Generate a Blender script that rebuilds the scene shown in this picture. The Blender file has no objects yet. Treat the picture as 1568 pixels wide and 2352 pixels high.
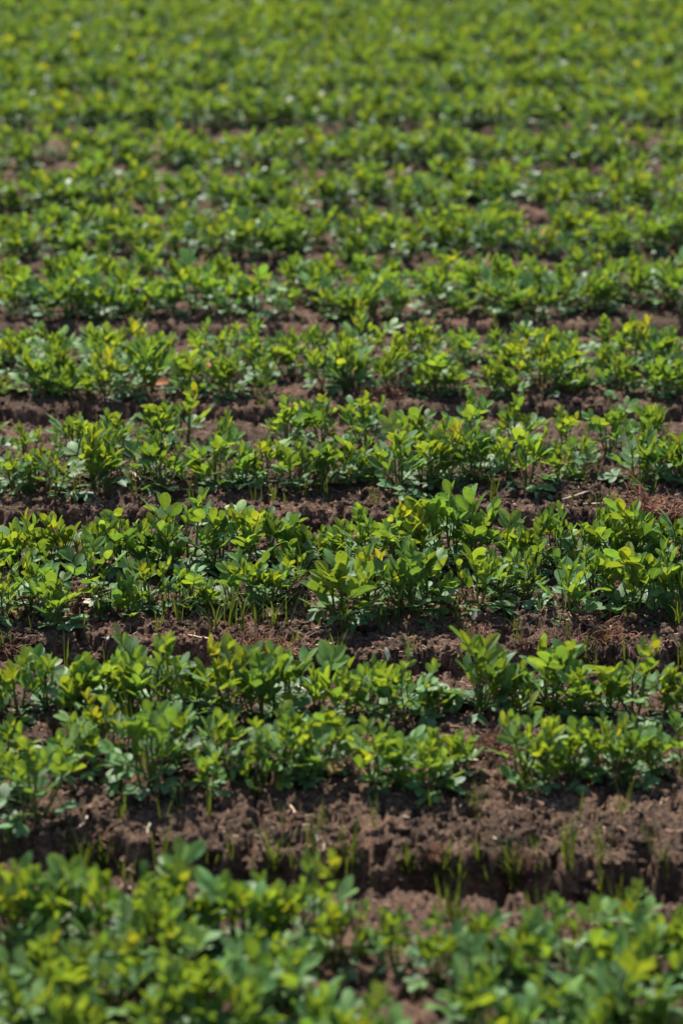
import bpy, math, random
import numpy as np
from mathutils import Vector

# ------------------------------------------------------------------ camera, world, sun, exposure
scene = bpy.context.scene
COL = scene.collection
CAM_H = 1.48
W_PX, H_PX = 1568.0, 2352.0           # working grid used to read positions off the photograph
LENS = 85.0
F_PX = H_PX * LENS / 36.0
HORIZON = -650.0
PITCH = math.atan((H_PX / 2 - HORIZON) / F_PX)
cam_data = bpy.data.cameras.new('camera')
cam = bpy.data.objects.new('camera', cam_data)
COL.objects.link(cam)
cam.location = (0, 0, CAM_H)
cam.rotation_euler = (math.pi / 2 - PITCH, 0, 0)
cam_data.sensor_fit = 'VERTICAL'
cam_data.sensor_height = 36.0
cam_data.sensor_width = 24.0
cam_data.lens = LENS
cam_data.clip_start = 0.05
cam_data.clip_end = 2000
cam_data.dof.use_dof = True
cam_data.dof.focus_distance = 4.33
cam_data.dof.aperture_fstop = 3.35
cam_data.dof.aperture_blades = 7
scene.camera = cam

SUN_EL, SUN_AZ = math.radians(56), math.radians(-24)
world = bpy.data.worlds.new('World')
scene.world = world
world.use_nodes = True
wn = world.node_tree
wn.nodes.clear()
sky = wn.nodes.new('ShaderNodeTexSky')
sky.sky_type = 'NISHITA'
sky.sun_disc = False
sky.sun_elevation = SUN_EL
sky.sun_rotation = SUN_AZ
bg = wn.nodes.new('ShaderNodeBackground')
bg.inputs['Strength'].default_value = 0.11
wo = wn.nodes.new('ShaderNodeOutputWorld')
wn.links.new(sky.outputs[0], bg.inputs[0])
wn.links.new(bg.outputs[0], wo.inputs[0])
sd = bpy.data.lights.new('sun', 'SUN')
sd.energy = 5.0
sd.angle = math.radians(0.5)
sd.color = (1.0, 0.955, 0.88)
sun = bpy.data.objects.new('sun', sd)
COL.objects.link(sun)
S = Vector((math.sin(SUN_AZ) * math.cos(SUN_EL), math.cos(SUN_AZ) * math.cos(SUN_EL), math.sin(SUN_EL)))
sun.rotation_euler = S.to_track_quat('Z', 'Y').to_euler()
sun.location = S * 30
vs = scene.view_settings
vs.view_transform = 'Standard'
vs.look = 'None'
vs.exposure = 0.88
vs.gamma = 1.0
vs.use_curve_mapping = False
scene.cycles.max_bounces = 8
scene.cycles.transmission_bounces = 4

SP, CP = math.sin(PITCH), math.cos(PITCH)


def ground(px, py):
    """point of the bed-top plane seen at (px, py) of the working grid"""
    zc = F_PX * CAM_H / (CP * (py - HORIZON))
    return (px - W_PX / 2) / F_PX * zc, (zc - CAM_H * SP) / CP


def project(x, y, z):
    dy, dz = y, z - CAM_H
    zc = dy * CP - dz * SP
    yc = -dz * CP - dy * SP
    return W_PX / 2 + F_PX * x / zc, H_PX / 2 + F_PX * yc / zc


# ------------------------------------------------------------------ noise
def _hash(ix, iy, seed):
    h = (ix.astype(np.int64) * 374761393 + iy.astype(np.int64) * 668265263 + seed * 974634777) & 0xffffffff
    h = ((h ^ (h >> 13)) * 1274126177) & 0xffffffff
    h = ((h ^ (h >> 16)) * 2246822519) & 0xffffffff
    h = h ^ (h >> 15)
    return (h & 0xffffff) / float(0xffffff)


def vnoise(x, y, seed=0):
    ix, iy = np.floor(x), np.floor(y)
    fx, fy = x - ix, y - iy
    fx = fx * fx * (3 - 2 * fx)
    fy = fy * fy * (3 - 2 * fy)
    a = _hash(ix, iy, seed); b = _hash(ix + 1, iy, seed)
    c = _hash(ix, iy + 1, seed); d = _hash(ix + 1, iy + 1, seed)
    return (a * (1 - fx) + b * fx) * (1 - fy) + (c * (1 - fx) + d * fx) * fy - 0.5


def fbm(x, y, octaves, seed=0):
    r = 0; a = 1.0
    for k in range(octaves):
        r = r + a * vnoise(x + 17.3 * k, y - 9.1 * k, seed + k)
        x = x * 2.03; y = y * 2.03; a *= 0.55
    return r


def cells(x, y, seed=0):
    ix, iy = np.floor(x), np.floor(y)
    best = np.full(x.shape, 9.0)
    for i in (-1, 0, 1):
        for j in (-1, 0, 1):
            cx = ix + i; cy = iy + j
            px = cx + 0.15 + 0.7 * _hash(cx, cy, seed)
            py = cy + 0.15 + 0.7 * _hash(cx, cy, seed + 77)
            rr = 0.55 + 0.6 * _hash(cx, cy, seed + 191)
            best = np.minimum(best, ((px - x) ** 2 + (py - y) ** 2) / (rr * rr))
    return np.sqrt(best)


# ------------------------------------------------------------------ beds
# front edge of every raised bed, read off the photograph as (px, py)
EDGES = [
    [(0, 2790), (800, 2800), (1568, 2820)],
    [(0, 1925), (180, 1935), (420, 1955), (780, 1962), (1100, 1968), (1400, 1982), (1568, 1985)],
    [(0, 1482), (250, 1492), (560, 1505), (860, 1512), (1100, 1518), (1300, 1508), (1568, 1500)],
    [(0, 1186), (400, 1180), (800, 1180), (1100, 1186), (1568, 1192)],
    [(0, 936), (500, 944), (1000, 930), (1568, 936)],
    [(0, 752), (700, 756), (1100, 748), (1568, 744)],
    [(0, 612), (500, 612), (900, 616), (1568, 600)],
    [(0, 500), (800, 502), (1568, 494)],
    [(0, 396), (800, 398), (1568, 392)],
    [(0, 306), (800, 302), (1568, 300)],
    [(0, 228), (800, 228), (1568, 232)],
]
EDGE_XY = []
for e in EDGES:
    pts = [ground(px, py) for px, py in e]
    EDGE_XY.append((np.array([p[0] for p in pts]), np.array([p[1] for p in pts])))
while EDGE_XY[-1][1][0] < 30:
    EDGE_XY.append((np.array([-1.0, 1.0]), np.array([EDGE_XY[-1][1].mean() + 0.79] * 2)))
EDGE_XY.insert(0, (np.array([-1.0, 1.0]), np.array([EDGE_XY[0][1].mean() - 0.77] * 2)))
EDGE_XY.insert(0, (np.array([-1.0, 1.0]), np.array([EDGE_XY[0][1].mean() - 0.77] * 2)))
OFF = 2                                  # EDGE_XY index of the bed that fills the bottom of the picture


def edge_y(i, x):
    xs, ys = EDGE_XY[i]
    base = np.interp(x, xs, ys)
    x = np.asarray(x, dtype=float)
    return base + 0.05 * vnoise(x * 3.1 + i * 9.7, x * 0 + i * 3.3, 5) + 0.028 * vnoise(x * 13 + i * 5, x * 0 + i, 6) + 0.018 * vnoise(x * 45, x * 0 + i * 2.5, 7)


def smooth(a, b, t):
    t = np.clip((t - a) / (b - a), 0, 1)
    return t * t * (3 - 2 * t)


def height(x, y):
    x = np.asarray(x, dtype=float); y = np.asarray(y, dtype=float)
    xb = np.clip(x, -30, 30)
    # where in the bed pattern
    frac = np.full(x.shape, 1.0); dist = np.full(x.shape, 0.3); width = np.full(x.shape, 0.77)
    jag = 0.020 * vnoise(x * 75, y * 75, 31) + 0.018 * vnoise(x * 25, y * 25, 32)
    yj = y + jag
    for i in range(1, len(EDGE_XY)):
        lo, hi = EDGE_XY[i - 1][1].min() - .2, EDGE_XY[i][1].max() + .2
        c = np.nonzero((y > lo) & (y < hi))
        if len(c[0]) == 0:
            continue
        a, b = edge_y(i - 1, xb[c]), edge_y(i, xb[c])
        m = (yj[c] >= a) & (yj[c] < b)
        dist[c] = np.where(m, yj[c] - a, dist[c])
        width[c] = np.where(m, b - a, width[c])
    dback = width - dist
    depth = 0.078
    rise = smooth(0.0, 0.04, dist)
    fall = smooth(0.035, 0.095, dback)
    flank = np.minimum(rise, fall)
    h = -depth * (1 - flank)
    dome = 0.012 * np.sin(np.pi * np.clip(dist / width, 0, 1)) - 0.01
    h = h + dome * flank
    near = np.clip((16 - y) / 6, 0.0, 1.0)
    lump = 0.010 * fbm(x * 11, y * 11, 3, 11)
    mid = 0.008 * fbm(x * 55, y * 55, 3, 21)
    crumb = 0.0068 * (0.62 - np.clip(cells(x * 115, y * 115, 3), 0, 1))
    crumb2 = 0.0050 * (0.6 - np.clip(cells(x * 190, y * 190, 9), 0, 1))
    hole = -0.020 * smooth(0.13, 0.27, fbm(x * 48 + 5, y * 48, 2, 44))
    rough = 1 + 0.9 * (1 - flank)
    return h + (lump + (mid + hole) * rough + crumb * rough + crumb2) * near


# ------------------------------------------------------------------ materials
def new_mat(name):
    m = bpy.data.materials.new(name)
    m.use_nodes = True
    nt = m.node_tree
    nt.nodes.clear()
    out = nt.nodes.new('ShaderNodeOutputMaterial')
    return m, nt, out


def node(nt, kind, **kw):
    n = nt.nodes.new(kind)
    for k, v in kw.items():
        if k in n.inputs:
            n.inputs[k].default_value = v
        else:
            setattr(n, k, v)
    return n


def ramp(nt, fac, stops, interp='LINEAR'):
    r = nt.nodes.new('ShaderNodeValToRGB')
    r.color_ramp.interpolation = interp
    el = r.color_ramp.elements
    while len(el) < len(stops):
        el.new(0.5)
    for e, (p, c) in zip(el, stops):
        e.position = p
        e.color = (*c, 1)
    nt.links.new(fac, r.inputs[0])
    return r.outputs[0]


def mixc(nt, fac, a, b, blend='MIX'):
    m = nt.nodes.new('ShaderNodeMix')
    m.data_type = 'RGBA'
    m.blend_type = blend
    for s, v in ((m.inputs[0], fac), (m.inputs[6], a), (m.inputs[7], b)):
        if hasattr(v, 'is_output'):
            nt.links.new(v, s)
        elif isinstance(v, tuple):
            s.default_value = (*v, 1)
        else:
            s.default_value = v
    return m.outputs[2]


def math_n(nt, op, a, b=None, c=None):
    m = nt.nodes.new('ShaderNodeMath')
    m.operation = op
    for i, v in enumerate((a, b, c)):
        if v is None:
            continue
        if hasattr(v, 'is_output'):
            nt.links.new(v, m.inputs[i])
        else:
            m.inputs[i].default_value = v
    return m.outputs[0]


def soil_material():
    m, nt, out = new_mat('soil')
    tc = node(nt, 'ShaderNodeTexCoord')
    n1 = node(nt, 'ShaderNodeTexNoise', Scale=3.5, Detail=4.0)
    n2 = node(nt, 'ShaderNodeTexNoise', Scale=110.0, Detail=6.0, Roughness=0.75)
    n3 = node(nt, 'ShaderNodeTexNoise', Scale=420.0, Detail=3.0, Roughness=0.7)
    for n in (n1, n2, n3):
        nt.links.new(tc.outputs['Object'], n.inputs['Vector'])
    n4 = node(nt, 'ShaderNodeTexNoise', Scale=14.0, Detail=3.0)
    nt.links.new(tc.outputs['Object'], n4.inputs['Vector'])
    crust = ramp(nt, n4.outputs[0], [(0.38, (0.72, 0.70, 0.70)), (0.62, (1.25, 1.22, 1.18))])
    big = ramp(nt, n1.outputs[0], [(0.35, (0.096, 0.062, 0.041)), (0.52, (0.150, 0.097, 0.065)), (0.68, (0.175, 0.102, 0.070))])
    small = ramp(nt, n2.outputs[0], [(0.36, (0.24, 0.20, 0.19)), (0.5, (0.82, 0.80, 0.78)), (0.63, (1.5, 1.48, 1.45))])
    c = mixc(nt, 1.0, mixc(nt, 1.0, big, crust, 'MULTIPLY'), small, 'MULTIPLY')
    red = ramp(nt, n3.outputs[0], [(0.60, (0, 0, 0)), (0.70, (1, 1, 1))])
    c = mixc(nt, math_n(nt, 'MULTIPLY', red, 0.5), c, (0.24, 0.085, 0.045))
    pale = ramp(nt, n3.outputs[0], [(0.30, (1, 1, 1)), (0.36, (0, 0, 0))])
    c = mixc(nt, math_n(nt, 'MULTIPLY', pale, 0.5), c, (0.34, 0.27, 0.2))
    b = node(nt, 'ShaderNodeBsdfPrincipled', Roughness=0.93)
    b.inputs['Specular IOR Level'].default_value = 0.25
    nt.links.new(c, b.inputs['Base Color'])
    bump = node(nt, 'ShaderNodeBump', Strength=1.0, Distance=0.005)
    mixh = math_n(nt, 'ADD', n3.outputs[0], n2.outputs[0])
    nt.links.new(mixh, bump.inputs['Height'])
    nt.links.new(bump.outputs[0], b.inputs['Normal'])
    nt.links.new(b.outputs[0], out.inputs[0])
    return m


def leaf_material(name='peanut_leaf', veins=True):
    """thin waxy leaflet; attribute leaf = (age/yellowing, random, spottiness), uv = across, along"""
    m, nt, out = new_mat(name)
    at = node(nt, 'ShaderNodeAttribute', attribute_name='leaf')
    sep = node(nt, 'ShaderNodeSeparateColor')
    nt.links.new(at.outputs['Color'], sep.inputs[0])
    age, rnd, spot = sep.outputs[0], sep.outputs[1], sep.outputs[2]
    oi = node(nt, 'ShaderNodeObjectInfo')
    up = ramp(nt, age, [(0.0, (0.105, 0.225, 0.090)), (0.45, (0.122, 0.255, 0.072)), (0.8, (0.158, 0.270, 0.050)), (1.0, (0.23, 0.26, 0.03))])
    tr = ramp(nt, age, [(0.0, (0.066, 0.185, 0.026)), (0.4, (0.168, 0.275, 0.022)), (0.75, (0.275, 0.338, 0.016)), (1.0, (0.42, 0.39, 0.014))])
    geo = node(nt, 'ShaderNodeNewGeometry')
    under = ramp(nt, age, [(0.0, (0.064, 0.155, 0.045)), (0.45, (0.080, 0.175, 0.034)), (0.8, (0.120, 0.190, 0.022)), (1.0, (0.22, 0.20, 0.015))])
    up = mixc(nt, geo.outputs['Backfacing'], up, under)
    val = math_n(nt, 'MULTIPLY_ADD', rnd, 0.6, 0.68)
    val2 = math_n(nt, 'MULTIPLY_ADD', oi.outputs['Random'], 0.25, 0.88)
    val = math_n(nt, 'MULTIPLY', val, val2)
    cc = node(nt, 'ShaderNodeCombineColor')
    for i in range(3):
        nt.links.new(val, cc.inputs[i])
    up = mixc(nt, 1.0, up, cc.outputs[0], 'MULTIPLY')
    tr = mixc(nt, 1.0, tr, cc.outputs[0], 'MULTIPLY')
    b = node(nt, 'ShaderNodeBsdfPrincipled', Roughness=0.5)
    b.inputs['Specular IOR Level'].default_value = 0.5
    t = node(nt, 'ShaderNodeBsdfTranslucent')
    tc = node(nt, 'ShaderNodeTexCoord')
    if veins:
        uv = node(nt, 'ShaderNodeUVMap', uv_map='UVMap')
        s2 = node(nt, 'ShaderNodeSeparateXYZ')
        nt.links.new(uv.outputs[0], s2.inputs[0])
        ax = math_n(nt, 'ABSOLUTE', math_n(nt, 'SUBTRACT', s2.outputs[0], 0.5))
        mid = ramp(nt, ax, [(0.0, (1, 1, 1)), (0.035, (0, 0, 0))])
        ph = math_n(nt, 'MULTIPLY_ADD', ax, -0.85, s2.outputs[1])
        w = math_n(nt, 'SINE', math_n(nt, 'MULTIPLY', ph, 62.0))
        side = ramp(nt, w, [(0.86, (0, 0, 0)), (1.0, (1, 1, 1))])
        vein = math_n(nt, 'MAXIMUM', mid, math_n(nt, 'MULTIPLY', side, 0.45))
        up = mixc(nt, math_n(nt, 'MULTIPLY', vein, 0.5), up, (0.15, 0.24, 0.07))
        tr = mixc(nt, math_n(nt, 'MULTIPLY', vein, 0.35), tr, (0.30, 0.36, 0.05))
        no = node(nt, 'ShaderNodeTexNoise', Scale=230.0, Detail=2.0)
        nt.links.new(tc.outputs['Object'], no.inputs['Vector'])
        th = math_n(nt, 'GREATER_THAN', no.outputs[0], 0.675)
        sp = math_n(nt, 'MULTIPLY', th, math_n(nt, 'GREATER_THAN', spot, 0.45))
        up = mixc(nt, math_n(nt, 'MULTIPLY', sp, 0.85), up, (0.012, 0.014, 0.004))
        tr = mixc(nt, math_n(nt, 'MULTIPLY', sp, 0.85), tr, (0.012, 0.014, 0.002))
        n2 = node(nt, 'ShaderNodeTexNoise', Scale=60.0, Detail=3.0)
        nt.links.new(tc.outputs['Object'], n2.inputs['Vector'])
        mott = ramp(nt, n2.outputs[0], [(0.35, (0.78, 0.82, 0.8)), (0.65, (1.2, 1.15, 1.1))])
        up = mixc(nt, 1.0, up, mott, 'MULTIPLY')
        tr = mixc(nt, 1.0, tr, mott, 'MULTIPLY')
        bump = node(nt, 'ShaderNodeBump', Strength=0.35, Distance=0.001)
        nt.links.new(math_n(nt, 'ADD', math_n(nt, 'MULTIPLY', vein, -0.6), n2.outputs[0]), bump.inputs['Height'])
        nt.links.new(bump.outputs[0], b.inputs['Normal'])
        nt.links.new(math_n(nt, 'MULTIPLY_ADD', n2.outputs[0], 0.3, 0.36), b.inputs['Roughness'])
    nt.links.new(up, b.inputs['Base Color'])
    nt.links.new(tr, t.inputs[0])
    mx = node(nt, 'ShaderNodeMixShader', Fac=0.45)
    nt.links.new(b.outputs[0], mx.inputs[1])
    nt.links.new(t.outputs[0], mx.inputs[2])
    nt.links.new(mx.outputs[0], out.inputs[0])
    return m


def thin_material(name, col, trans, tf=0.35, rough=0.55, scale=120.0, dark=0.6):
    m, nt, out = new_mat(name)
    tc = node(nt, 'ShaderNodeTexCoord')
    n = node(nt, 'ShaderNodeTexNoise', Scale=scale, Detail=3.0)
    nt.links.new(tc.outputs['Object'], n.inputs['Vector'])
    oi = node(nt, 'ShaderNodeObjectInfo')
    v = ramp(nt, n.outputs[0], [(0.35, (dark,) * 3), (0.65, (1.25,) * 3)])
    c = mixc(nt, 1.0, v, col, 'MULTIPLY')
    k = ramp(nt, oi.outputs['Random'], [(0.0, (0.72, 0.75, 0.8)), (1.0, (1.2, 1.12, 0.95))])
    c = mixc(nt, 1.0, c, k, 'MULTIPLY')
    b = node(nt, 'ShaderNodeBsdfPrincipled', Roughness=rough)
    b.inputs['Specular IOR Level'].default_value = 0.35
    nt.links.new(c, b.inputs['Base Color'])
    if tf > 0:
        t = node(nt, 'ShaderNodeBsdfTranslucent')
        nt.links.new(mixc(nt, 1.0, v, trans, 'MULTIPLY'), t.inputs[0])
        mx = node(nt, 'ShaderNodeMixShader', Fac=tf)
        nt.links.new(b.outputs[0], mx.inputs[1])
        nt.links.new(t.outputs[0], mx.inputs[2])
        nt.links.new(mx.outputs[0], out.inputs[0])
    else:
        nt.links.new(b.outputs[0], out.inputs[0])
    return m


M_SOIL = soil_material()
M_LEAF = leaf_material()
M_LEAF_FAR = leaf_material('peanut_leaf_far', veins=False)
M_STEM = thin_material('green_stem', (0.10, 0.16, 0.035), (0.2, 0.28, 0.03), 0.2)
M_GRASS = thin_material('grass_blade', (0.050, 0.095, 0.026), (0.14, 0.18, 0.014), 0.45, 0.5, 40)
M_STRAW = thin_material('straw', (0.50, 0.40, 0.28), (0.5, 0.4, 0.25), 0.15, 0.6, 160, 0.55)
M_CHIP = thin_material('bleached_husk', (0.66, 0.60, 0.50), (0.6, 0.5, 0.35), 0.25, 0.55, 90, 0.75)
M_ROOT = thin_material('dry_root', (0.20, 0.095, 0.058), (0.2, 0.08, 0.03), 0.1, 0.8, 200, 0.5)
M_LITTER = thin_material('fine_litter', (0.34, 0.20, 0.13), (0.2, 0.08, 0.03), 0.0, 0.85, 60, 0.35)
M_DEAD = thin_material('dead_leaf', (0.30, 0.20, 0.08), (0.42, 0.24, 0.04), 0.35, 0.7, 70, 0.5)
M_ORANGE = thin_material('orange_leaf', (0.50, 0.13, 0.02), (0.6, 0.18, 0.02), 0.4, 0.6, 70, 0.6)


# ------------------------------------------------------------------ mesh collector
class MB:
    def __init__(self):
        self.v = []; self.f = []; self.n = 0; self.uv = []; self.col = []

    def grid(self, P, uv=None, col=None):
        """P: (a, b, 3) grid of points -> quads; uv: (a, b, 2); col: 3 numbers"""
        a, b = P.shape[:2]
        idx = np.arange(a * b).reshape(a, b) + self.n
        q = np.stack([idx[:-1, :-1], idx[:-1, 1:], idx[1:, 1:], idx[1:, :-1]], -1).reshape(-1, 4)
        self.v.append(P.reshape(-1, 3)); self.f.append(q); self.n += a * b
        self.uv.append(np.zeros((a * b, 2)) if uv is None else uv.reshape(-1, 2))
        self.col.append(np.tile(np.array((*(col or (0.5, 0.5, 0)), 1.0)), (a * b, 1)))

    def tube(self, pts, radii, sides=5, col=None):
        pts = np.asarray(pts, dtype=float)
        n = len(pts)
        T = np.gradient(pts, axis=0)
        T /= np.linalg.norm(T, axis=1)[:, None] + 1e-9
        ref = np.array([0.31, 0.17, 0.93])
        if abs(T[0] @ ref) > 0.9:
            ref = np.array([0.95, 0.1, 0.1])
        A = np.cross(T, ref); A /= np.linalg.norm(A, axis=1)[:, None] + 1e-9
        B = np.cross(T, A)
        th = np.linspace(0, 2 * np.pi, sides + 1)
        r = np.asarray(radii, dtype=float)[:, None, None]
        P = pts[:, None, :] + r * (np.cos(th)[None, :, None] * A[:, None, :] + np.sin(th)[None, :, None] * B[:, None, :])
        self.grid(P, None, col)

    def blob(self, c, r, rng, rings=4, sides=6):
        ph = np.linspace(0, np.pi, rings + 1)
        th = np.linspace(0, 2 * np.pi, sides + 1)
        k = 1 + 0.28 * (rng.random((rings + 1, sides + 1)) - 0.5) * 2
        k[:, -1] = k[:, 0]; k[0, :] = k[0, 0]; k[-1, :] = k[-1, 0]
        X = np.sin(ph)[:, None] * np.cos(th)[None, :] * k
        Y = np.sin(ph)[:, None] * np.sin(th)[None, :] * k
        Z = np.cos(ph)[:, None] * k * np.ones_like(X)
        P = np.stack([X * r[0], Y * r[1], Z * r[2]], -1) + np.asarray(c)
        self.grid(P)

    def mesh(self, name, mat, smooth_shade=True):
        V = np.concatenate(self.v).astype(np.float32)
        F = np.concatenate(self.f).astype(np.int32)
        me = bpy.data.meshes.new(name)
        me.vertices.add(len(V)); me.vertices.foreach_set('co', V.ravel())
        me.loops.add(F.size); me.loops.foreach_set('vertex_index', F.ravel())
        me.polygons.add(len(F)); me.polygons.foreach_set('loop_start', np.arange(0, F.size, 4, dtype=np.int32))
        me.polygons.foreach_set('use_smooth', np.full(len(F), smooth_shade))
        me.update(calc_edges=True)
        uvl = me.uv_layers.new(name='UVMap')
        U = np.concatenate(self.uv)[F.ravel()].astype(np.float32)
        uvl.data.foreach_set('uv', U.ravel())
        ca = me.color_attributes.new('leaf', 'FLOAT_COLOR', 'POINT')
        ca.data.foreach_set('color', np.concatenate(self.col).astype(np.float32).ravel())
        me.materials.append(mat)
        return me


def link(name, data, parent=None, label=None, cat=None, group=None, kind=None):
    o = bpy.data.objects.new(name, data)
    COL.objects.link(o)
    if parent:
        o.parent = parent
    for k, v in (('label', label), ('category', cat), ('group', group), ('kind', kind)):
        if v:
            o[k] = v
    return o


# ------------------------------------------------------------------ the soil, one sheet
def build_ground():
    ys = np.concatenate([
        [-120, -40, -15, -6, -3, -1.5, -0.5], np.arange(0.2, 1.9, 0.05), np.arange(1.9, 3.0, 0.008),
        np.arange(3.0, 3.6, 0.0045), np.arange(3.6, 4.75, 0.0026), np.arange(4.75, 6.0, 0.007), np.arange(6.0, 8.0, 0.014),
        np.arange(8.0, 16.0, 0.03), np.arange(16.0, 30.0, 0.25), [32, 36, 42, 50, 65, 90, 140, 250, 500, 900]])
    inner = np.concatenate([np.linspace(-2.2, -1.15, 70)[:-1], np.linspace(-1.15, 1.15, 560), np.linspace(1.15, 2.2, 70)[1:]])
    outer = np.array([2.4, 2.7, 3.2, 4, 5, 7, 10, 16, 28, 60, 150, 400])
    us = np.concatenate([-outer[::-1], inner, outer])
    hw = 0.1412 * (np.maximum(ys, 1.6) * CP + CAM_H * SP)
    X = us[None, :] * hw[:, None]
    Y = np.repeat(ys[:, None], len(us), 1)
    Z = height(X, Y)
    far = smooth(15, 30, np.abs(X)) + smooth(30, 60, Y)
    Z = Z * (1 - np.clip(far, 0, 1)) - 0.03 * np.clip(far, 0, 1)
    mb = MB()
    mb.grid(np.stack([X, Y, Z], -1)[:, ::1])
    me = mb.mesh('soil', M_SOIL)
    link('soil', me, kind='structure')


build_ground()


def hz(x, y):
    return float(height(np.array([x]), np.array([y]))[0])


def hit(px, py):
    """where the sight line through (px, py) meets the soil"""
    x0, y0 = ground(px, py)
    zs = np.linspace(.03, -.13, 161)
    k = (CAM_H - zs) / CAM_H
    h = height(x0 * k, y0 * k)
    below = np.nonzero(zs <= h)[0]
    i = below[0] if len(below) else 0
    return x0 * k[i], y0 * k[i]


# ------------------------------------------------------------------ peanut plants
def unit(v):
    return v / (np.linalg.norm(v) + 1e-9)


def leaflet(mb, p, d, n, L, W, fold, curl, nl, nw, col, rng):
    d = unit(d); n = unit(n - d * (n @ d)); s = np.cross(d, n)
    t = np.linspace(0, 1, nl + 1)
    ang = curl * t
    dt = L / nl
    fy = np.concatenate([[0], np.cumsum(np.cos((ang[1:] + ang[:-1]) / 2) * dt)])
    fz = np.concatenate([[0], np.cumsum(-np.sin((ang[1:] + ang[:-1]) / 2) * dt)])
    w = W * 0.5 * np.sin(np.pi * np.clip(t, 0.0, 1) ** 1.22) ** 0.55
    w[0] = W * 0.06; w[-1] = W * 0.14
    q = np.linspace(-1, 1, nw + 1)
    wav = 0.05 * L * rng.uniform(-1, 1) * np.sin(t * 5 + rng.uniform(0, 6))
    side = q[None, :] * w[:, None]
    lift = fold * np.abs(q)[None, :] * w[:, None] + wav[:, None] * q[None, :] * 0.6
    P = (p[None, None, :] + fy[:, None, None] * d + side[..., None] * s + (fz[:, None] + lift)[..., None] * n)
    uv = np.stack([np.repeat((q / 2 + .5)[None, :], nl + 1, 0), np.repeat(t[:, None], nw + 1, 1)], -1)
    mb.grid(P, uv, col)


def compound_leaf(fb, sb, p0, az, el, plen, L, upright, age, rng, res):
    """petiole with two pairs of leaflets"""
    nl, nw = res
    k = 5
    pts = [p0]
    e = el + 0.25
    a = az
    for i in range(k):
        e -= (0.35 + (0.3 if upright < 0.3 else 0)) / k
        a += rng.uniform(-.06, .06)
        pts.append(pts[-1] + plen / k * np.array([math.cos(a) * math.cos(e), math.sin(a) * math.cos(e), math.sin(e)]))
    pts = np.array(pts)
    R = unit(pts[-1] - pts[-2])
    up = np.array([0, 0, 1.0])
    side = unit(np.cross(R, up) + 1e-4)
    N = unit(np.cross(side, R))
    rach = rng.uniform(.010, .016) * L / .04
    sb.tube(np.vstack([pts, pts[-1] + R * rach]), np.linspace(.0013, .0008, k + 2), 4)
    roll = rng.uniform(-.5, .5)
    side, N = side * math.cos(roll) + N * math.sin(roll), N * math.cos(roll) - side * math.sin(roll)
    for pair, (off, spread) in enumerate(((0.0, rng.uniform(.95, 1.3)), (rach, rng.uniform(.45, .8)))):
        for sg in (-1, 1):
            if rng.random() < .03:
                continue
            sp = spread * rng.uniform(.85, 1.15)
            lift = upright * rng.uniform(.7, 1.2)
            # direction in the leaf plane, then raised about the rachis
            sd = side * sg * math.cos(lift) + N * math.sin(lift)
            d = R * math.cos(sp) + sd * math.sin(sp)
            nn = N * math.cos(lift) - side * sg * math.sin(lift)
            nn = nn + rng.normal(0, .12, 3)
            l = L * rng.uniform(.85, 1.1) * (1.0 if pair else .9)
            w = l * rng.uniform(.50, .64) * (0.75 if upright > .95 else 1)
            g = age + rng.normal(0, .10)
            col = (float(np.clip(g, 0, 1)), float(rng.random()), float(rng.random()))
            leaflet(fb, pts[-1] + R * off, d, nn, l, w, rng.uniform(.05, .5) * (.5 + upright), rng.uniform(-.25, .55), nl, nw, col, rng)


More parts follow.
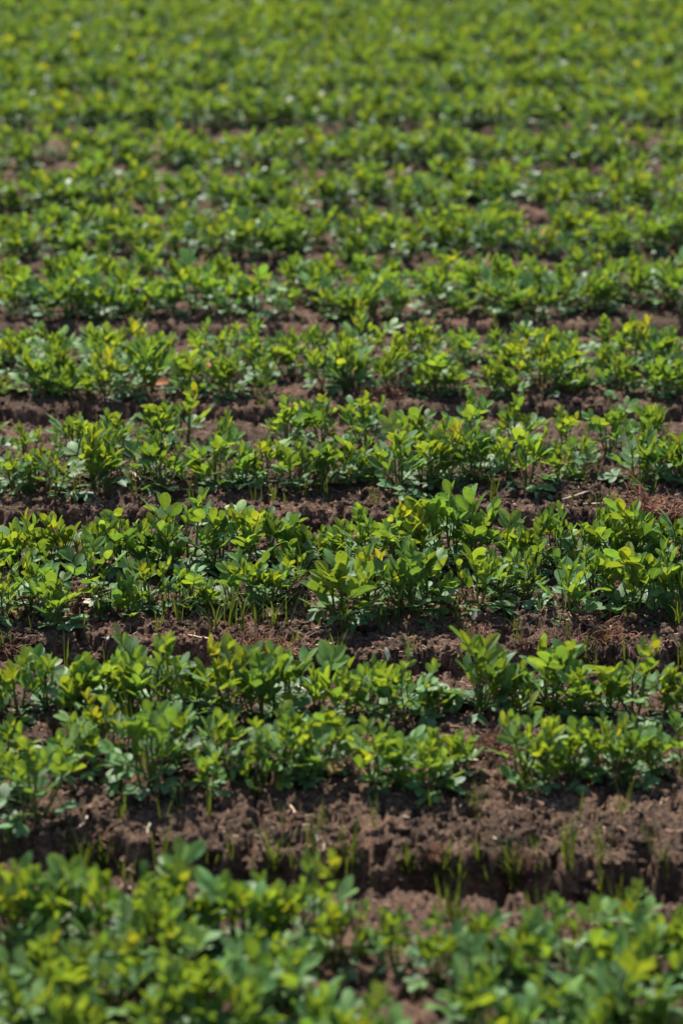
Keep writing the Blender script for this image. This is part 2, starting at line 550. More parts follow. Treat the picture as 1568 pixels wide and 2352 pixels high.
def make_plant(seed, h=0.13, bushy=1.0, res=(6, 4)):
    rng = np.random.default_rng(seed)
    fb, sb = MB(), MB()
    ns = max(3, int(round(rng.uniform(3.4, 5.4) * bushy)))
    a0 = rng.uniform(0, 6.28)
    bias = rng.normal(0, .07)
    for s in range(ns):
        if s == 0:
            az, el, ln = rng.uniform(0, 6.28), 1.45, h * .62
        else:
            az = a0 + s * 6.28 / (ns - 1) + rng.normal(0, .3)
            el, ln = rng.uniform(.75, 1.32), h * rng.uniform(.42, .72)
        k = 6
        pts = [np.array([rng.normal(0, .004), rng.normal(0, .004), -.012])]
        e = el
        for i in range(k):
            e = min(1.5, e + .06)
            pts.append(pts[-1] + (ln + .012) / k * np.array([math.cos(az) * math.cos(e), math.sin(az) * math.cos(e), math.sin(e)]))
        pts = np.array(pts)
        sb.tube(pts, np.linspace(.0026, .0015, k + 1), 5)
        nleaf = rng.integers(3, 6) if s == 0 else rng.integers(2, 5)
        ph = rng.uniform(0, 6.28)
        for j in range(nleaf):
            t = (j + 1) / nleaf
            f = t * k
            i0 = min(int(f), k - 1)
            p = pts[i0] * (1 - (f - i0)) + pts[i0 + 1] * (f - i0)
            la = ph + j * 2.4 + rng.normal(0, .4)
            if s:                                     # side shoots carry their leaves outward
                la = az + (1 if j % 2 else -1) * rng.uniform(.3, 1.2)
            top = t
            lel = .40 + .80 * top + rng.normal(0, .16)
            upright = float(np.clip(.05 + .90 * top + rng.normal(0, .22), -.2, 1.25))
            if rng.random() < .28:
                upright = rng.uniform(-.15, .35)
            plen = h * rng.uniform(.28, .50)
            L = rng.uniform(.024, .031) + .013 * top * rng.random()
            L *= (.75 + .25 * h / .1) * (1.0 if t < .99 else rng.uniform(.6, .95))
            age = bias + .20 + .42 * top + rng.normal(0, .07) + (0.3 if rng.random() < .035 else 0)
            compound_leaf(fb, sb, p, la, lel, plen, L, upright, age, rng, res)
        # young folded leaf at the shoot tip
        compound_leaf(fb, sb, pts[-1], rng.uniform(0, 6.28), 1.35, h * .10, rng.uniform(.018, .03), 1.1, .62 + bias, rng, res)
    for j in range(int(rng.integers(3, 7))):          # low leaves that lie near the soil
        az = rng.uniform(0, 6.28)
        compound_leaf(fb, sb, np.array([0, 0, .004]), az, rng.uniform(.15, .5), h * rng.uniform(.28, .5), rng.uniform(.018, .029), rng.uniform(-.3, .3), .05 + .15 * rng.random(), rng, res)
    return fb, sb


HERO = []
for i in range(28):
    hgt = [.062, .088, .076, .100, .082, .094, .070][i % 7]
    bushy = [1.0, 1.25, .8, 1.15][i % 4]
    f, s = make_plant(100 + i, hgt, bushy, (7, 4))
    HERO.append((f.mesh('foliage', M_LEAF), s.mesh('stem', M_STEM), hgt, bushy))
FAR = []
for i in range(16):
    hgt = [.072, .094, .082, .100][i % 4]
    bushy = [1.0, 1.2, .85, 1.1, 1.3][i % 5]
    f, s = make_plant(300 + i, hgt, bushy, (4, 2))
    FAR.append((f, s, f.mesh('foliage', M_LEAF_FAR), s.mesh('stem', M_STEM), hgt, bushy))

R = random.Random(7)
spots = []                # (bed, line, x, y, scale)


def pix(bed, line, pts, jx=0.0):
    for q in pts:
        px, py = q[0], q[1]
        sc = q[2] if len(q) > 2 else 1.0
        x, y = ground(px, py)
        spots.append((bed, line, x, y, sc))


# bed 0, out of focus along the bottom of the picture
pix(0, 1, [(10, 2215), (75, 2190), (150, 2195), (330, 2170), (405, 2165), (470, 2190), (640, 2160), (712, 2165), (775, 2220, .8),
           (905, 2215, .6), (1010, 2260, .85), (1100, 2245, .8), (1215, 2275), (1300, 2225, .8), (1440, 2160, .8), (1500, 2250), (1560, 2240, .9)])
pix(0, 0, [(40, 2400), (130, 2350), (200, 2440), (270, 2360), (380, 2420), (480, 2350), (560, 2430), (650, 2360), (740, 2440), (830, 2470, .9),
           (1100, 2410), (1190, 2470), (1290, 2400), (1370, 2450), (1450, 2400), (1530, 2440), (930, 2540, .9),
           (100, 2560), (230, 2580), (330, 2550), (450, 2570), (600, 2570), (720, 2590), (1080, 2600), (1260, 2580), (1400, 2580), (1520, 2590)])
pix(0, 1, [(240, 2205), (555, 2195), (380, 2270), (115, 2280), (610, 2280), (200, 2310), (1380, 2310)])
# bed 1
pix(1, 1, [(-10, 1650), (40, 1640, 1.1), (110, 1630, 1.15), (185, 1650, 1.1), (255, 1640, 1.05), (305, 1650, 1.15), (365, 1640), (445, 1640, .9), (530, 1645, 1.0), (600, 1650, .95),
           (665, 1640, .95), (735, 1650, 1.0), (805, 1660, .8), (862, 1650, .9), (935, 1650, .95), (1000, 1645, .85), (1100, 1640, 1.15), (1180, 1640, 1.15), (1262, 1630, 1.15), (1320, 1650, .9),
           (1395, 1640, .95), (1460, 1640, .95), (1525, 1640, .9), (1575, 1640)])
pix(1, 0, [(-15, 1830), (85, 1872, 1.0), (25, 1760, .9), (170, 1785, .9), (240, 1740, .8), (345, 1810), (410, 1770, .9), (480, 1825, .7), (520, 1770, .9), (588, 1805, 1.0), (650, 1785, .9), (700, 1800, .9),
           (745, 1765, .8), (862, 1812, 1.0), (920, 1800, .95), (985, 1815, .9), (1050, 1780, .8), (1195, 1790, .9), (1250, 1800, .9), (1318, 1790, .9), (1385, 1770, .8), (1432, 1795, .9), (1500, 1775, 1.0), (1570, 1770, .9)])
# bed 2, in focus
pix(2, 1, [(-8, 1305), (35, 1300), (90, 1310), (150, 1300, 1.05), (232, 1305, .9), (285, 1310), (340, 1300, .9), (372, 1318, 1.1), (440, 1305, 1.05), (505, 1305, 1.1), (565, 1310, 1.05), (622, 1300, .95), (672, 1302, 1.05),
           (745, 1312, .95), (800, 1305, 1.12), (848, 1315, 1.0), (908, 1300, 1.12), (955, 1312, .95), (1035, 1300, 1.15), (1085, 1312), (1160, 1305, 1.0), (1215, 1312, .95), (1265, 1302, 1.0),
           (1330, 1312, .95), (1400, 1300, 1.08), (1448, 1308, 1.1), (1515, 1300, 1.0), (1562, 1308, 1.1)])
pix(2, 0, [(15, 1412, .95), (72, 1398, .85), (128, 1428, 1.05), (205, 1380, .95), (292, 1408, 1.05), (345, 1395, .85), (422, 1390, .95), (478, 1400, .85), (560, 1385, .9), (618, 1395, .9), (662, 1372, .8),
           (790, 1425, 1.1), (850, 1390, .9), (938, 1412, 1.05), (985, 1398, .9), (1098, 1402, 1.05), (1150, 1370, .8), (1210, 1378, .85), (1300, 1408, 1.05), (1362, 1372, .8), (1452, 1400, 1.1), (1520, 1385, .95), (1572, 1395)])
# bed 3
pix(3, 0, [(20, 1130), (75, 1115, .9), (125, 1135, .85), (215, 1120), (250, 1095, 1.0), (320, 1105, 1.1), (370, 1120, .9), (445, 1100, .9), (500, 1110, 1.0), (560, 1118, 1.0), (615, 1110, .9), (690, 1120, 1.0), (740, 1115, .95), (800, 1100, .9),
           (850, 1108, .9), (915, 1125, 1.1), (975, 1110, .9), (1030, 1095, .9), (1085, 1105, .95), (1160, 1080, .8), (1205, 1115, 1.1), (1285, 1105, 1.1), (1340, 1090, .9), (1460, 1110, 1.15), (1520, 1100, .9), (1566, 1110, .9)])
BACK_GAPS = {}


def wave(bed, line, base_off, step, lo, hi, gaps=(), k=1.0):
    """plants strung along a line of a bed, given as an offset behind the bed's front edge"""
    x = lo
    while x < hi:
        e = float(edge_y(bed + OFF, np.array([x]))[0])
        y = e + base_off + R.uniform(-.03, .03)
        px, py = project(x, y, 0)
        if not any(a < px < b for a, b in gaps):
            spots.append((bed, line, x + R.uniform(-.02, .02), y, k * R.uniform(.85, 1.2)))
        x += step * R.uniform(.75, 1.3)


wave(3, 1, .44, .095, -.74, .74)
GAPS0 = {4: [(640, 740)], 5: [(650, 715), (1440, 1490)], 6: [(690, 760)], 7: [(800, 880), (1180, 1240)], 8: [(100, 180)]}
GAPS1 = {5: [(560, 640)], 6: [(1180, 1260)], 7: [(0, 60)]}
for bed in range(4, 22):
    d = EDGE_XY[bed + OFF][1].mean()
    w = 0.1412 * (d * CP + 0.46) * 1.0 + 0.12
    k = .9 if bed < 6 else .86
    wave(bed, 0, .15, .066, -w, w, GAPS0.get(bed, ()), k)
    wave(bed, 1, .40 if bed < 6 else .38, .066, -w, w, GAPS1.get(bed, ()), k)
    if bed > 8:
        wave(bed, 1, .50, .09, -w, w, (), k)
    if bed > 3:
        wave(bed, 1, .27, .10 if bed < 6 else .062, -w, w, GAPS1.get(bed, ()), k)

ORD = ['', 'first', 'second', 'third', 'fourth', 'fifth', 'sixth', 'seventh', 'eighth', 'ninth', 'tenth', 'eleventh', 'twelfth', 'thirteenth', 'fourteenth',
       'fifteenth', 'sixteenth', 'seventeenth', 'eighteenth', 'nineteenth', 'twentieth']
TENS = {20: 'twenty', 30: 'thirty', 40: 'forty', 50: 'fifty', 60: 'sixty', 70: 'seventy'}
TENTH = {30: 'thirtieth', 40: 'fortieth', 50: 'fiftieth', 60: 'sixtieth', 70: 'seventieth'}


def ordinal(n):
    if n <= 20:
        return ORD[n]
    t, u = n // 10 * 10, n % 10
    return TENTH[t] if u == 0 else TENS[t] + '-' + ORD[u]


BEDS = ['blurred bottom bed', 'second bed up', 'sharply focused bed', 'fourth bed up', 'fifth bed up', 'sixth bed up', 'seventh bed up', 'eighth bed up',
        'ninth bed up', 'tenth bed up', 'eleventh bed up', 'twelfth bed up', 'thirteenth bed up', 'fourteenth bed up']


def in_frame(x, y, sc):
    px, py = project(x, y, 0.06)
    px2, py2 = project(x, y, 0.13 * sc)
    m = 30 * 4.3 / max(y, 2.5)
    return -m < px < W_PX + m and py2 < H_PX - 10 and py > 0


def look(h, bushy, sc):
    t = h * sc
    size = 'tall' if t > .090 else 'low' if t < .072 else 'mid-sized'
    return size + (' bushy' if bushy > 1.12 else ' sparse' if bushy < .95 else ' leafy')


spots = [(b, l, x, y, sc * {0: 1.0, 1: .95}.get(b, 1.0) * (R.choice([R.uniform(.90, 1.10), R.uniform(.76, 1.18)]) if b < 4 else R.uniform(.88, 1.12))) for b, l, x, y, sc in spots]
spots.sort(key=lambda s: s[3])
vis = [s for s in spots if in_frame(s[2], s[3], s[4])]
thing_spots = vis[:300]
thing_set = set(map(id, thing_spots))
rest = [s for s in spots if id(s) not in thing_set]
hv = 0
hero_order = list(range(28)); R.shuffle(hero_order)
by_line = {}
for s in thing_spots:
    by_line.setdefault((s[0], s[1]), []).append(s)
for (bed, line), lst in sorted(by_line.items()):
    lst.sort(key=lambda s: project(s[2], s[3], 0)[0])
    for k, (b, l, x, y, sc) in enumerate(lst):
        if bed <= 4:
            fm, sm, h, bushy = HERO[hero_order[hv % 28]]
        else:
            _f, _s, fm, sm, h, bushy = FAR[(hv * 7 + k) % 16]
        hv += 1
        wl = 'front' if line == 0 else 'back'
        lab = f'{look(h, bushy, sc)} peanut plant, {ordinal(k + 1)} from left in {wl} line of the {BEDS[bed]}'
        root = link('peanut_plant', None, None, lab, 'peanut plant', 'peanut plants growing in the raised beds')
        root.empty_display_size = .03
        root.location = (x, y, hz(x, y))
        root.rotation_euler = (R.uniform(-.08, .08), R.uniform(-.08, .08), R.uniform(0, 6.28))
        sz = sc * R.uniform(.96, 1.04)
        root.scale = (sz, sz, sz)
        link('foliage', fm, root)
        link('stem', sm, root)
print('plants in view', len(vis), 'things', len(thing_spots), 'rest', len(rest))

# the rest of the crop: beyond the first three hundred and beside the picture
for bed in range(0, 10):
    d = EDGE_XY[bed + OFF][1].mean()
    w = 0.1412 * (d * CP + 0.46) + 0.12
    for off in (.17, .43):
        for sg in (-1, 1):
            x = w + .02
            while x < w * 1.7 + .5:
                e = float(edge_y(bed + OFF, np.array([x * sg]))[0])
                rest.append((bed, 0, x * sg, e + off + R.uniform(-.04, .04), R.uniform(.85, 1.15)))
                x += R.uniform(.08, .13)
crop_leaf, crop_stem = MB(), MB()


def stamp(dst, src, x, y, z, rz, sc):
    c, s = math.cos(rz) * sc, math.sin(rz) * sc
    V = np.concatenate(src.v)
    P = np.stack([V[:, 0] * c - V[:, 1] * s + x, V[:, 0] * s + V[:, 1] * c + y, V[:, 2] * sc + z], -1)
    dst.v.append(P)
    dst.f.append(np.concatenate(src.f) + dst.n)
    dst.uv.append(np.concatenate(src.uv))
    dst.col.append(np.concatenate(src.col))
    dst.n += len(P)


for k, (b, l, x, y, sc) in enumerate(rest):
    f, s, *_ = FAR[k * 5 % 16]
    z = hz(x, y); rz = R.uniform(0, 6.28)
    stamp(crop_leaf, f, x, y, z, rz, sc)
    stamp(crop_stem, s, x, y, z, rz, sc)
far_crop = link('peanut_crop', crop_leaf.mesh('peanut_crop', M_LEAF_FAR), None, 'distant blurred peanut crop closing into one green mass', 'crop', kind='stuff')
link('stem', crop_stem.mesh('crop_stems', M_STEM), far_crop)


# ------------------------------------------------------------------ grass
def blade(mb, p, az, h, lean, w, rng, bend=1.0):
    k = 7
    t = np.linspace(0, 1, k)
    e = np.pi / 2 - lean - bend * t ** 1.6
    step = h / (k - 1)
    rr = np.concatenate([[0], np.cumsum(np.cos(e[:-1]) * step)])
    zz = np.concatenate([[0], np.cumsum(np.sin(e[:-1]) * step)])
    d = np.array([math.cos(az), math.sin(az), 0]); s = np.array([-math.sin(az), math.cos(az), 0])
    c = p[None, :] + rr[:, None] * d + zz[:, None] * np.array([0, 0, 1.0])
    ww = w * np.sin(np.pi * (0.15 + 0.85 * t)) ** .7 * .5
    q = np.array([-1, 0, 1.0])
    P = c[:, None, :] + (q[None, :] * ww[:, None])[..., None] * s
    P[:, 1, :] -= (d * .35 * w)[None, :]
    mb.grid(P)


def tuft(seed, n, h, spread=.35, bend=.8):
    rng = np.random.default_rng(seed)
    mb = MB()
    for i in range(n):
        blade(mb, np.array([rng.normal(0, .004), rng.normal(0, .004), -.008]), rng.uniform(0, 6.28), h * rng.uniform(.55, 1.1),
              abs(rng.normal(0, spread * .6)), rng.uniform(.0017, .0033), rng, rng.uniform(.1, bend))
    return mb


TUFTS = [tuft(500 + i, n, h, sp, bd) for i, (n, h, sp, bd) in enumerate(
    [(2, .055, .2, .4), (3, .07, .25, .5), (5, .06, .4, .8), (9, .075, .5, 1.1), (14, .08, .6, 1.4), (4, .045, .3, .5), (1, .08, .1, .3), (7, .10, .3, .9)])]
TM = [t.mesh('grass_tuft', M_GRASS) for t in TUFTS]
TDESC = ['short two-bladed', 'slim three-bladed', 'small splayed', 'spreading', 'dense arching', 'stubby', 'single-bladed', 'tall loose']
grass_spots = [
    # bed 2 front shoulder
    (70, 1452, 0), (160, 1400, 1), (202, 1458, 0), (255, 1405, 2), (360, 1456, 6), (405, 1420, 1), (490, 1452, 4), (522, 1438, 7), (550, 1446, 3), (590, 1420, 3), (628, 1446, 4), (660, 1431, 1),
    (700, 1408, 0), (733, 1438, 0), (794, 1461, 3), (1009, 1436, 1), (1169, 1431, 1), (1229, 1406, 0), (1504, 1411, 1), (1539, 1431, 3), (1562, 1420, 1), (880, 1440, 5), (1060, 1450, 5),
    (590, 1508, 2), (520, 1525, 5), (1305, 1475, 0), (1350, 1500, 2), (780, 1512, 5), (1395, 1480, 6), (940, 1505, 2), (15, 1500, 2), (690, 1340, 7), (1180, 1350, 7), (1335, 1340, 4), (560, 1350, 7),
    # bed 3
    (117, 1150, 6), (180, 1140, 1), (310, 1135, 3), (440, 1170, 2), (600, 1160, 6), (870, 1160, 0), (1135, 1160, 3), (1125, 1110, 1), (1310, 1160, 0), (1405, 1165, 2), (695, 1150, 1), (1460, 1140, 1), (495, 1120, 7),
    # bed 1
    (270, 1885, 0), (288, 1878, 6), (160, 1880, 1), (340, 1790, 7), (620, 1920, 6), (660, 1900, 0), (740, 1895, 5), (863, 1900, 1), (990, 1868, 0), (1328, 1885, 6), (1433, 1860, 1), (1205, 1820, 3), (475, 1880, 1),
    (1075, 1850, 5), (310, 1700, 7), (380, 1720, 4), (585, 1850, 6), (1095, 1990, 2), (1308, 1990, 7), (1230, 1960, 5), (30, 1960, 2), (1490, 1950, 5),
]
for k in range(13):                       # fine blades round the feet of the sharp front line
    grass_spots.append((R.choice([R.uniform(225, 700), R.uniform(0, 1568)]), R.uniform(1375, 1448), R.choice([1, 2, 4, 7, 1])))
for k in range(14):
    grass_spots.append((R.uniform(0, 1568), R.uniform(1120, 1150), R.choice([1, 2, 7, 0])))
# blades that grow in the furrow at the foot of bed 1
for k in range(36):
    grass_spots.append((R.uniform(500, 1568) if k % 4 else R.uniform(0, 500), R.uniform(1992, 2040), R.choice([0, 1, 2, 2, 4, 5, 7])))
for k in range(16):
    grass_spots.append((R.uniform(0, 1568), R.uniform(1515, 1545), R.choice([0, 1, 2, 3])))
for k in range(22):
    grass_spots.append((R.uniform(780, 1100) if k % 2 else R.uniform(0, 1568), R.uniform(2080, 2300), R.choice([0, 1, 6, 7])))


def region(py):
    for lim, name in ((1200, 'fourth bed up'), (1518, 'sharply focused bed'), (1565, 'furrow before the sharp bed'), (1955, 'second bed up'), (2062, 'furrow before the second bed'), (3000, 'blurred bottom bed')):
        if py < lim:
            return name


regs = {}
for g in grass_spots:
    regs.setdefault(region(g[1]), []).append(g)
for name, lst in regs.items():
    lst.sort()
    for k, (px, py, t) in enumerate(lst):
        x, y = hit(px, py)
        o = link('grass_tuft', TM[t], None, f'{TDESC[t]} green grass tuft, {ordinal(k + 1)} from left along the {name}', 'grass tuft', 'grass tufts sprouting from the soil')
        o.location = (x, y, hz(x, y))
        s = R.uniform(.85, 1.2)
        o.scale = (s, s, s); o.rotation_euler = (R.uniform(-.12, .12), R.uniform(-.12, .12), R.uniform(0, 6.28))

g = MB()
for k in range(420):
    bed = R.randrange(0, 12)
    d = EDGE_XY[bed + OFF][1].mean()
    w = (0.1412 * (d * CP + 0.46)) * 1.4
    x = R.uniform(-w, w)
    y = float(edge_y(bed + OFF, np.array([x]))[0]) + R.choice([-.03, .05, .1, .2, .3, .45, .5]) + R.uniform(-.04, .04)
    stamp(g, TUFTS[R.randrange(8)], x, y, hz(x, y), R.uniform(0, 6.28), R.uniform(.7, 1.1))
link('grass', g.mesh('grass', M_GRASS), None, 'thin scattered green grass blades between the peanut plants', 'grass', kind='stuff')


# ------------------------------------------------------------------ straw, husks, dry roots, fallen leaves
def straw_mesh(length, w, seed, mat, flat=.35, split=False):
    rng = np.random.default_rng(seed)
    mb = MB()
    for q in range(3 if split else 1):
        k = 9
        t = np.linspace(-.5, .5, k)
        bx = t * length
        by = length * .06 * rng.uniform(-1, 1) * np.cos(t * 3.0) + rng.normal(0, .0006, k) + (q - 1) * w * 1.2 * split * (t + .5) * 3
        bz = w * .5 + length * .05 * rng.uniform(0, 1) * (t + .5) ** 2 + rng.normal(0, .0004, k)
        r = w * .5 * (1 - .35 * np.abs(t * 2) ** 3) * rng.uniform(.85, 1.1, k)
        mb.tube(np.stack([bx, by, bz], -1), r, 6)
    V = mb.v
    for P in V:
        P[:, 2] = (P[:, 2] - w * .5) * (1 if not flat else .75) + w * .4
    return mb.mesh('straw', mat)


def px_len(p, q):
    a, b = hit(*p), hit(*q)
    return a, b, math.hypot(a[0] - b[0], a[1] - b[1])


STRAWS = [
    ((193, 1404), (236, 1384), .0085, M_STRAW, 'thick split tan stalk lying between two plants in the sharply focused bed', True),
    ((190, 1386), (225, 1390), .005, M_STRAW, 'brownish stalk lying behind the thick split tan stalk', False),
    ((247, 1498), (253, 1468), .006, M_CHIP, 'white leaning straw left on the front edge of the sharply focused bed', False),
    ((433, 1460), (492, 1497), .0035, M_STRAW, 'long thin bent straw across the front edge of the sharply focused bed', False),
    ((690, 1452), (752, 1443), .003, M_STRAW, 'thin reddish-tan straw behind the white forked husk', False),
    ((752, 1443), (760, 1470), .0065, M_CHIP, 'short white forked husk hanging at the bed edge in the middle', False),
    ((725, 1488), (770, 1478), .004, M_CHIP, 'white straw half buried just below the forked husk', False),
    ((1350, 1448), (1400, 1452), .005, M_CHIP, 'white split straw bundle at the right of the sharply focused bed', True),
    ((1352, 1440), (1385, 1450), .0035, M_CHIP, 'short white splinter crossing the white split bundle', False),
    ((1370, 1395), (1398, 1384), .0035, M_STRAW, 'short tan straw between the two rightmost front plants of the sharp bed', False),
    ((0, 1458), (28, 1466), .0035, M_STRAW, 'short pale straw at the left margin of the sharply focused bed', False),
    ((235, 1492), (280, 1468), .0016, M_STRAW, 'hair-thin pale stalk beside the white leaning straw', False),
    ((418, 1138), (490, 1135), .007, M_STRAW, 'pale straight stalk lying in front of the fourth bed', False),
    ((1248, 1166), (1292, 1160), .010, M_CHIP, 'thick whitish root end lying before the fourth bed', False),
    ((1290, 1162), (1350, 1140), .006, M_STRAW, 'tan stalk reaching back from the thick whitish root end', False),
    ((1333, 1161), (1428, 1156), .005, M_STRAW, 'long level straw at the right before the fourth bed', False),
    ((300, 1088), (332, 1118), .007, M_STRAW, 'slanting tan stalk among the plants of the fourth bed', False),
    ((216, 1192), (222, 1228), .006, M_CHIP, 'upright whitish husk in the furrow before the fourth bed', False),
    ((240, 918), (278, 936), .010, M_STRAW, 'pale blurred stalk on the fifth bed edge', False),
    ((1058, 1749), (1098, 1748), .005, M_CHIP, 'short pale straw in the soil gap of the second bed', False),
    ((180, 1908), (202, 1898), .006, M_CHIP, 'bluish-white chip on the second bed shoulder, first from left', False),
    ((334, 1922), (345, 1908), .006, M_CHIP, 'white chip on the second bed shoulder, second from left', False),
    ((720, 1945), (730, 1928), .007, M_CHIP, 'bright white chip on the lip of the second bed', False),
    ((668, 1858), (692, 1880), .006, M_STRAW, 'tan slanting straw on the middle of the second bed shoulder', False),
    ((735, 1968), (745, 1945), .006, M_STRAW, 'tan husk on end just below the bright white chip', False),
    ((920, 1880), (940, 1890), .005, M_STRAW, 'small tan splinter on open soil of the second bed', False),
    ((1530, 1756), (1568, 1752), .006, M_CHIP, 'pale straw at the right margin of the second bed', False),
    ((660, 1565), (705, 1598), .004, M_CHIP, 'thin white straw among back plants of the second bed', False),
    ((1180, 1400), (1215, 1390), .0025, M_STRAW, 'thin straw between middle front plants of the sharp bed', False),
    ((560, 1412), (600, 1408), .0022, M_STRAW, 'thin straw beneath the arching grass of the sharp bed', False),
    ((860, 1462), (905, 1470), .0022, M_STRAW, 'thin bent straw on open soil right of the forked husk', False),
]
for i, (p, q, w, mat, lab, split) in enumerate(STRAWS):
    a, b, L = px_len(p, q)
    x, y = (a[0] + b[0]) / 2, (a[1] + b[1]) / 2
    L = min(L, .11)
    o = link('straw', straw_mesh(L, w * (.8 if p[1] < 1560 else .55), 700 + i, mat, True, split), None, lab, 'straw', 'straw and husks lying on the soil')
    z0 = max(hz(x + (b[0] - a[0]) * f, y + (b[1] - a[1]) * f) for f in (-.3, 0, .3))
    o.location = (x, y, z0 + .001)
    tilt = .5 if abs(p[0] - q[0]) < 15 else .0
    o.rotation_euler = (0, -tilt, math.atan2(b[1] - a[1], b[0] - a[0]))


def root_tuft(seed, n, r, h):
    rng = np.random.default_rng(seed)
    mb = MB()
    for i in range(n):
        az = rng.uniform(0, 6.28); e = rng.uniform(.1, 1.3)
        p = np.array([rng.normal(0, r * .35), rng.normal(0, r * .3), -.003])
        pts = [p]
        st = h * rng.uniform(.5, 1.3) / 7
        for k in range(7):
            az += rng.normal(0, .45); e += rng.normal(-.22, .3)
            pts.append(pts[-1] + st * np.array([math.cos(az) * math.cos(e), math.sin(az) * math.cos(e), math.sin(e)]))
            pts[-1][2] = max(pts[-1][2], -.012)
        mb.tube(pts, np.linspace(.0011, .0004, 8) * rng.uniform(.6, 1.3), 3)
    return mb.mesh('dry_root_tuft', M_ROOT)


RM = [root_tuft(800 + i, int(n * 1.8), r, h) for i, (n, r, h) in enumerate([(70, .03, .04), (110, .045, .05), (45, .02, .03), (90, .03, .06)])]
ROOTS = [
    ((1480, 1175), 3, 1.35, 'big upright red-brown root clump at the right before the fourth bed'),
    ((1540, 1180), 0, 1.0, 'smaller reddish root clump next to the big upright clump'),
    ((590, 1490), 1, 1.0, 'wide rusty root mat on the sharp bed edge, left of the forked husk'),
    ((650, 1500), 0, 1.0, 'rusty root clump just right of the wide root mat'),
    ((1100, 1465), 0, .9, 'loose reddish root clump on the sharp bed shoulder'),
    ((1310, 1490), 1, 1.0, 'rusty root mat hanging over the right edge of the sharp bed'),
    ((1395, 1462), 1, 1.0, 'broad rusty root mat beside the white split straw bundle'),
    ((1210, 1480), 2, 1.0, 'small rusty root clump left of the hanging root mat'),
    ((25, 1500), 0, 1.0, 'rusty root clump at the left margin of the sharp bed'),
    ((865, 1300), 0, 1.0, 'reddish dead tuft in the gap among middle plants of the sharp bed'),
    ((405, 1330), 1, .9, 'reddish dead tuft between the left plants of the sharp bed'),
    ((400, 1290), 2, 1.0, 'small reddish tuft behind the left dead tuft of the sharp bed'),
    ((1410, 1345), 2, 1.0, 'small reddish tuft among right plants of the sharp bed'),
    ((1130, 1095), 1, 1.1, 'rusty dead tuft among the right plants of the fourth bed'),
    ((40, 1085), 1, 1.0, 'rusty dead tuft at the left margin of the fourth bed'),
    ((285, 1100), 0, 1.0, 'reddish tuft beside the slanting stalk of the fourth bed'),
    ((700, 1080), 0, .9, 'reddish tuft among middle plants of the fourth bed'),
    ((410, 1065), 0, .9, 'reddish tuft behind left plants of the fourth bed'),
    ((845, 1040), 0, .9, 'reddish tuft deep among plants of the fourth bed'),
    ((240, 885), 1, 1.1, 'blurred rusty tuft left on the fifth bed'),
    ((345, 865), 0, 1.1, 'blurred rusty tuft above the orange leaf'),
    ((885, 905), 1, 1.3, 'blurred bright rust-red clump in the middle of the fifth bed edge'),
    ((700, 700), 1, 1.3, 'blurred rust-brown clump in the gap of the sixth bed'),
    ((1500, 700), 1, 1.4, 'blurred rust-brown clump at the right of the sixth bed'),
    ((1140, 1715), 1, .9, 'blurred rust-red tuft in the gap of the second bed'),
    ((820, 1720), 0, .8, 'blurred reddish tuft among middle plants of the second bed'),
    ((1340, 1740), 0, .8, 'blurred reddish tuft at the right of the second bed'),
    ((1330, 2150), 0, .8, 'blurred reddish root clump on the bottom bed'),
    ((200, 1935), 0, .9, 'rusty root clump at the left lip of the second bed'),
    ((1000, 1965), 1, .55, 'brown root mat hanging at the middle lip of the second bed'),
    ((1200, 1972), 1, .55, 'brown root mat hanging right of the middle on the second bed lip'),
    ((260, 2110), 0, .9, 'blurred reddish clump on the left of the bottom bed'),
]
for (p, t, s, lab) in ROOTS:
    x, y = hit(*p)
    o = link('dry_root_tuft', RM[t], None, lab, 'dry roots', 'dead reddish roots and weeds on the soil')
    o.location = (x, y, hz(x, y)); o.scale = (s, s, s); o.rotation_euler = (0, 0, R.uniform(0, 6.28))

# fallen leaves
FALLEN = [((596, 1422), M_DEAD, .045, 'brown-spotted tan fallen leaf under the arching grass of the sharp bed'),
          ((1062, 1412), M_DEAD, .035, 'pale yellow fallen leaf by the middle front plants of the sharp bed'),
          ((345, 892), M_ORANGE, .05, 'bright orange fallen leaf on the fifth bed'),
          ((1005, 1640), M_ORANGE, .022, 'small orange fallen leaf among the second bed plants'),
          ((755, 1790), M_DEAD, .045, 'tan fallen leaf at the front of the second bed'),
          ((890, 1600), M_CHIP, .024, 'white dry leaf standing among back plants of the second bed'),
          ((1086, 1520), M_CHIP, .018, 'slim white dry leaf behind the second bed'),
          ((12, 1840), M_DEAD, .05, 'pale yellow fallen leaf at the left margin of the second bed'),
          ((480, 850), M_ORANGE, .035, 'faint orange leaf among the fifth bed plants'),
          ((40, 1430), M_DEAD, .04, 'tan curled leaf at the left margin of the sharp bed')]
for i, (p, mat, L, lab) in enumerate(FALLEN):
    rng = np.random.default_rng(900 + i)
    mb = MB()
    up = mat is M_CHIP
    leaflet(mb, np.array([0, 0, .004]), np.array([.2, .3, 1.0 if up else .12]), np.array([0, -.6, 1.0]), L, L * (.3 if up else .55), .4, .5, 7, 4, None, rng)
    x, y = hit(*p)
    o = link('fallen_leaf', mb.mesh('fallen_leaf', mat), None, lab, 'fallen leaf', 'dead leaves dropped on the beds')
    o.location = (x, y, hz(x, y) + (.055 if up else 0)); o.rotation_euler = (0, 0, R.uniform(-1, 1))

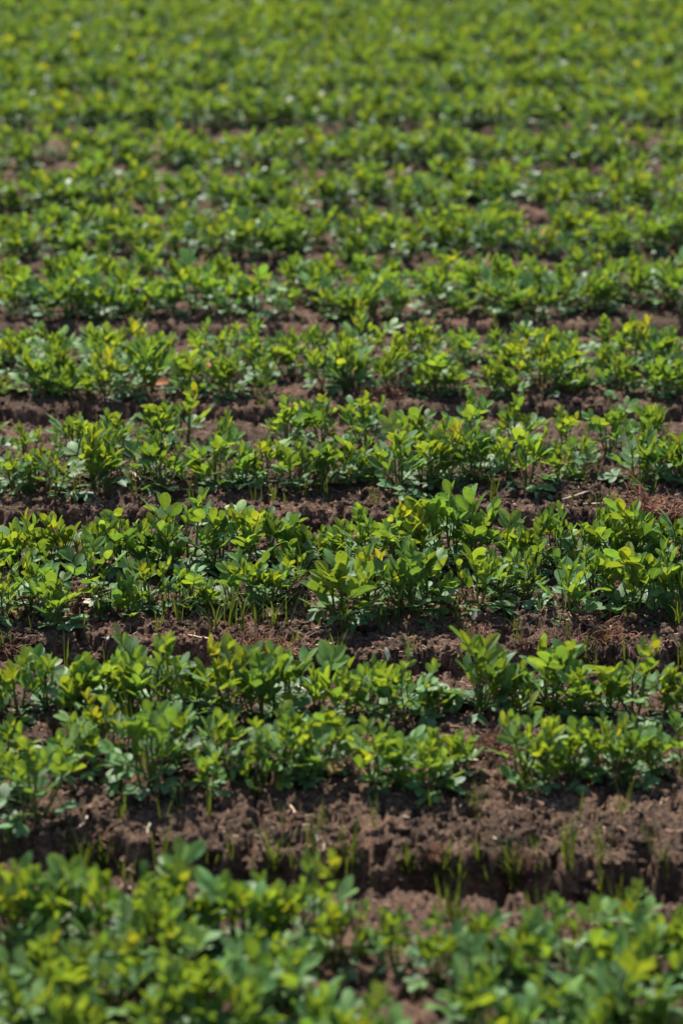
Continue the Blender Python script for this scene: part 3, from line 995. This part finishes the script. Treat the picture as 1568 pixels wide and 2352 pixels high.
# crumbs of soil
rng = np.random.default_rng(77)
mb = MB()
N = 26000
yy = np.concatenate([rng.uniform(2.8, 3.5, N // 6), rng.uniform(3.5, 4.8, N * 4 // 6), rng.uniform(4.8, 8, N // 6)])
xx = rng.uniform(-1, 1, len(yy)) * 0.1412 * (yy * CP + .46) * 1.25
hh = height(xx, yy)
for x, y, z in zip(xx, yy, hh):
    r = .0011 + .0050 * rng.random() ** 3.0
    mb.blob((x, y, z + r * .35), (r * rng.uniform(.8, 1.3), r * rng.uniform(.8, 1.3), r * rng.uniform(.6, .95)), rng, 4, 6)
for bed in (0, 1, 2, 3, 4):                # clods broken off the bed edges
    for k in range(700 if bed < 3 else 350):
        d = EDGE_XY[bed + OFF][1].mean()
        x = rng.uniform(-1, 1) * 0.1412 * (d * CP + .46) * 1.3
        y = float(edge_y(bed + OFF, np.array([x]))[0]) + rng.choice([rng.uniform(-.03, .04), rng.uniform(-.06, .16)])
        z = hz(x, y)
        r = .0025 + .0075 * rng.random() ** 2.5
        mb.blob((x, y, z + r * .3), (r * rng.uniform(.8, 1.4), r * rng.uniform(.8, 1.3), r * rng.uniform(.6, .95)), rng, 5, 8)
link('soil_crumbs', mb.mesh('soil_crumbs', M_SOIL, False), None, 'brown crumbs of dry soil scattered over the beds', 'soil crumbs', kind='stuff')

# hair-fine roots and chaff
mb = MB()
N = 14000
yy = np.concatenate([rng.uniform(2.8, 3.6, N // 5), rng.uniform(3.6, 4.8, N * 3 // 5), rng.uniform(4.8, 6.5, N // 5)])
xx = rng.uniform(-1, 1, len(yy)) * 0.1412 * (yy * CP + .46) * 1.25
dens = fbm(xx * 7, yy * 7, 2, 51)
keep = dens > rng.uniform(-.45, .35, len(yy))
for x, y in zip(xx[keep], yy[keep]):
    L = .008 + .028 * rng.random() ** 2
    az = rng.uniform(0, 6.28); k = 5
    pts = []
    cx, cy = x, y
    for i in range(k):
        pts.append((cx, cy)); az += rng.normal(0, .5)
        cx += L / k * math.cos(az); cy += L / k * math.sin(az)
    pts = np.array(pts)
    z = height(pts[:, 0], pts[:, 1])
    z = (z + z.max()) / 2 + .0012
    mb.tube(np.stack([pts[:, 0], pts[:, 1], z], -1), np.full(k, rng.uniform(.0004, .0010)), 3)
link('root_litter', mb.mesh('root_litter', M_LITTER), None, 'fine brown rootlets and chaff strewn over the soil', 'litter', kind='stuff')

# short broken straw
mb = MB()
N = 1300
yy = np.concatenate([rng.uniform(2.7, 3.6, N // 4), rng.uniform(3.6, 4.9, N // 2), rng.uniform(4.9, 8, N // 4)])
xx = rng.uniform(-1, 1, len(yy)) * 0.1412 * (yy * CP + .46) * 1.25
for x, y in zip(xx, yy):
    L = .006 + .03 * rng.random() ** 2.5
    az = rng.uniform(0, 6.28)
    t = np.linspace(-.5, .5, 4)
    px, py = x + t * L * math.cos(az), y + t * L * math.sin(az) + rng.normal(0, .0006, 4)
    z = height(px, py)
    z = np.full(4, z.mean()) + t * L * rng.normal(0, .15) + .0022
    w = rng.uniform(.0005, .0014)
    mb.tube(np.stack([px, py, z], -1), np.array([.7, 1, .95, .6]) * w, 4)
link('straw_litter', mb.mesh('straw_litter', M_STRAW), None, 'short broken bits of pale straw strewn over the soil', 'straw litter', kind='stuff')
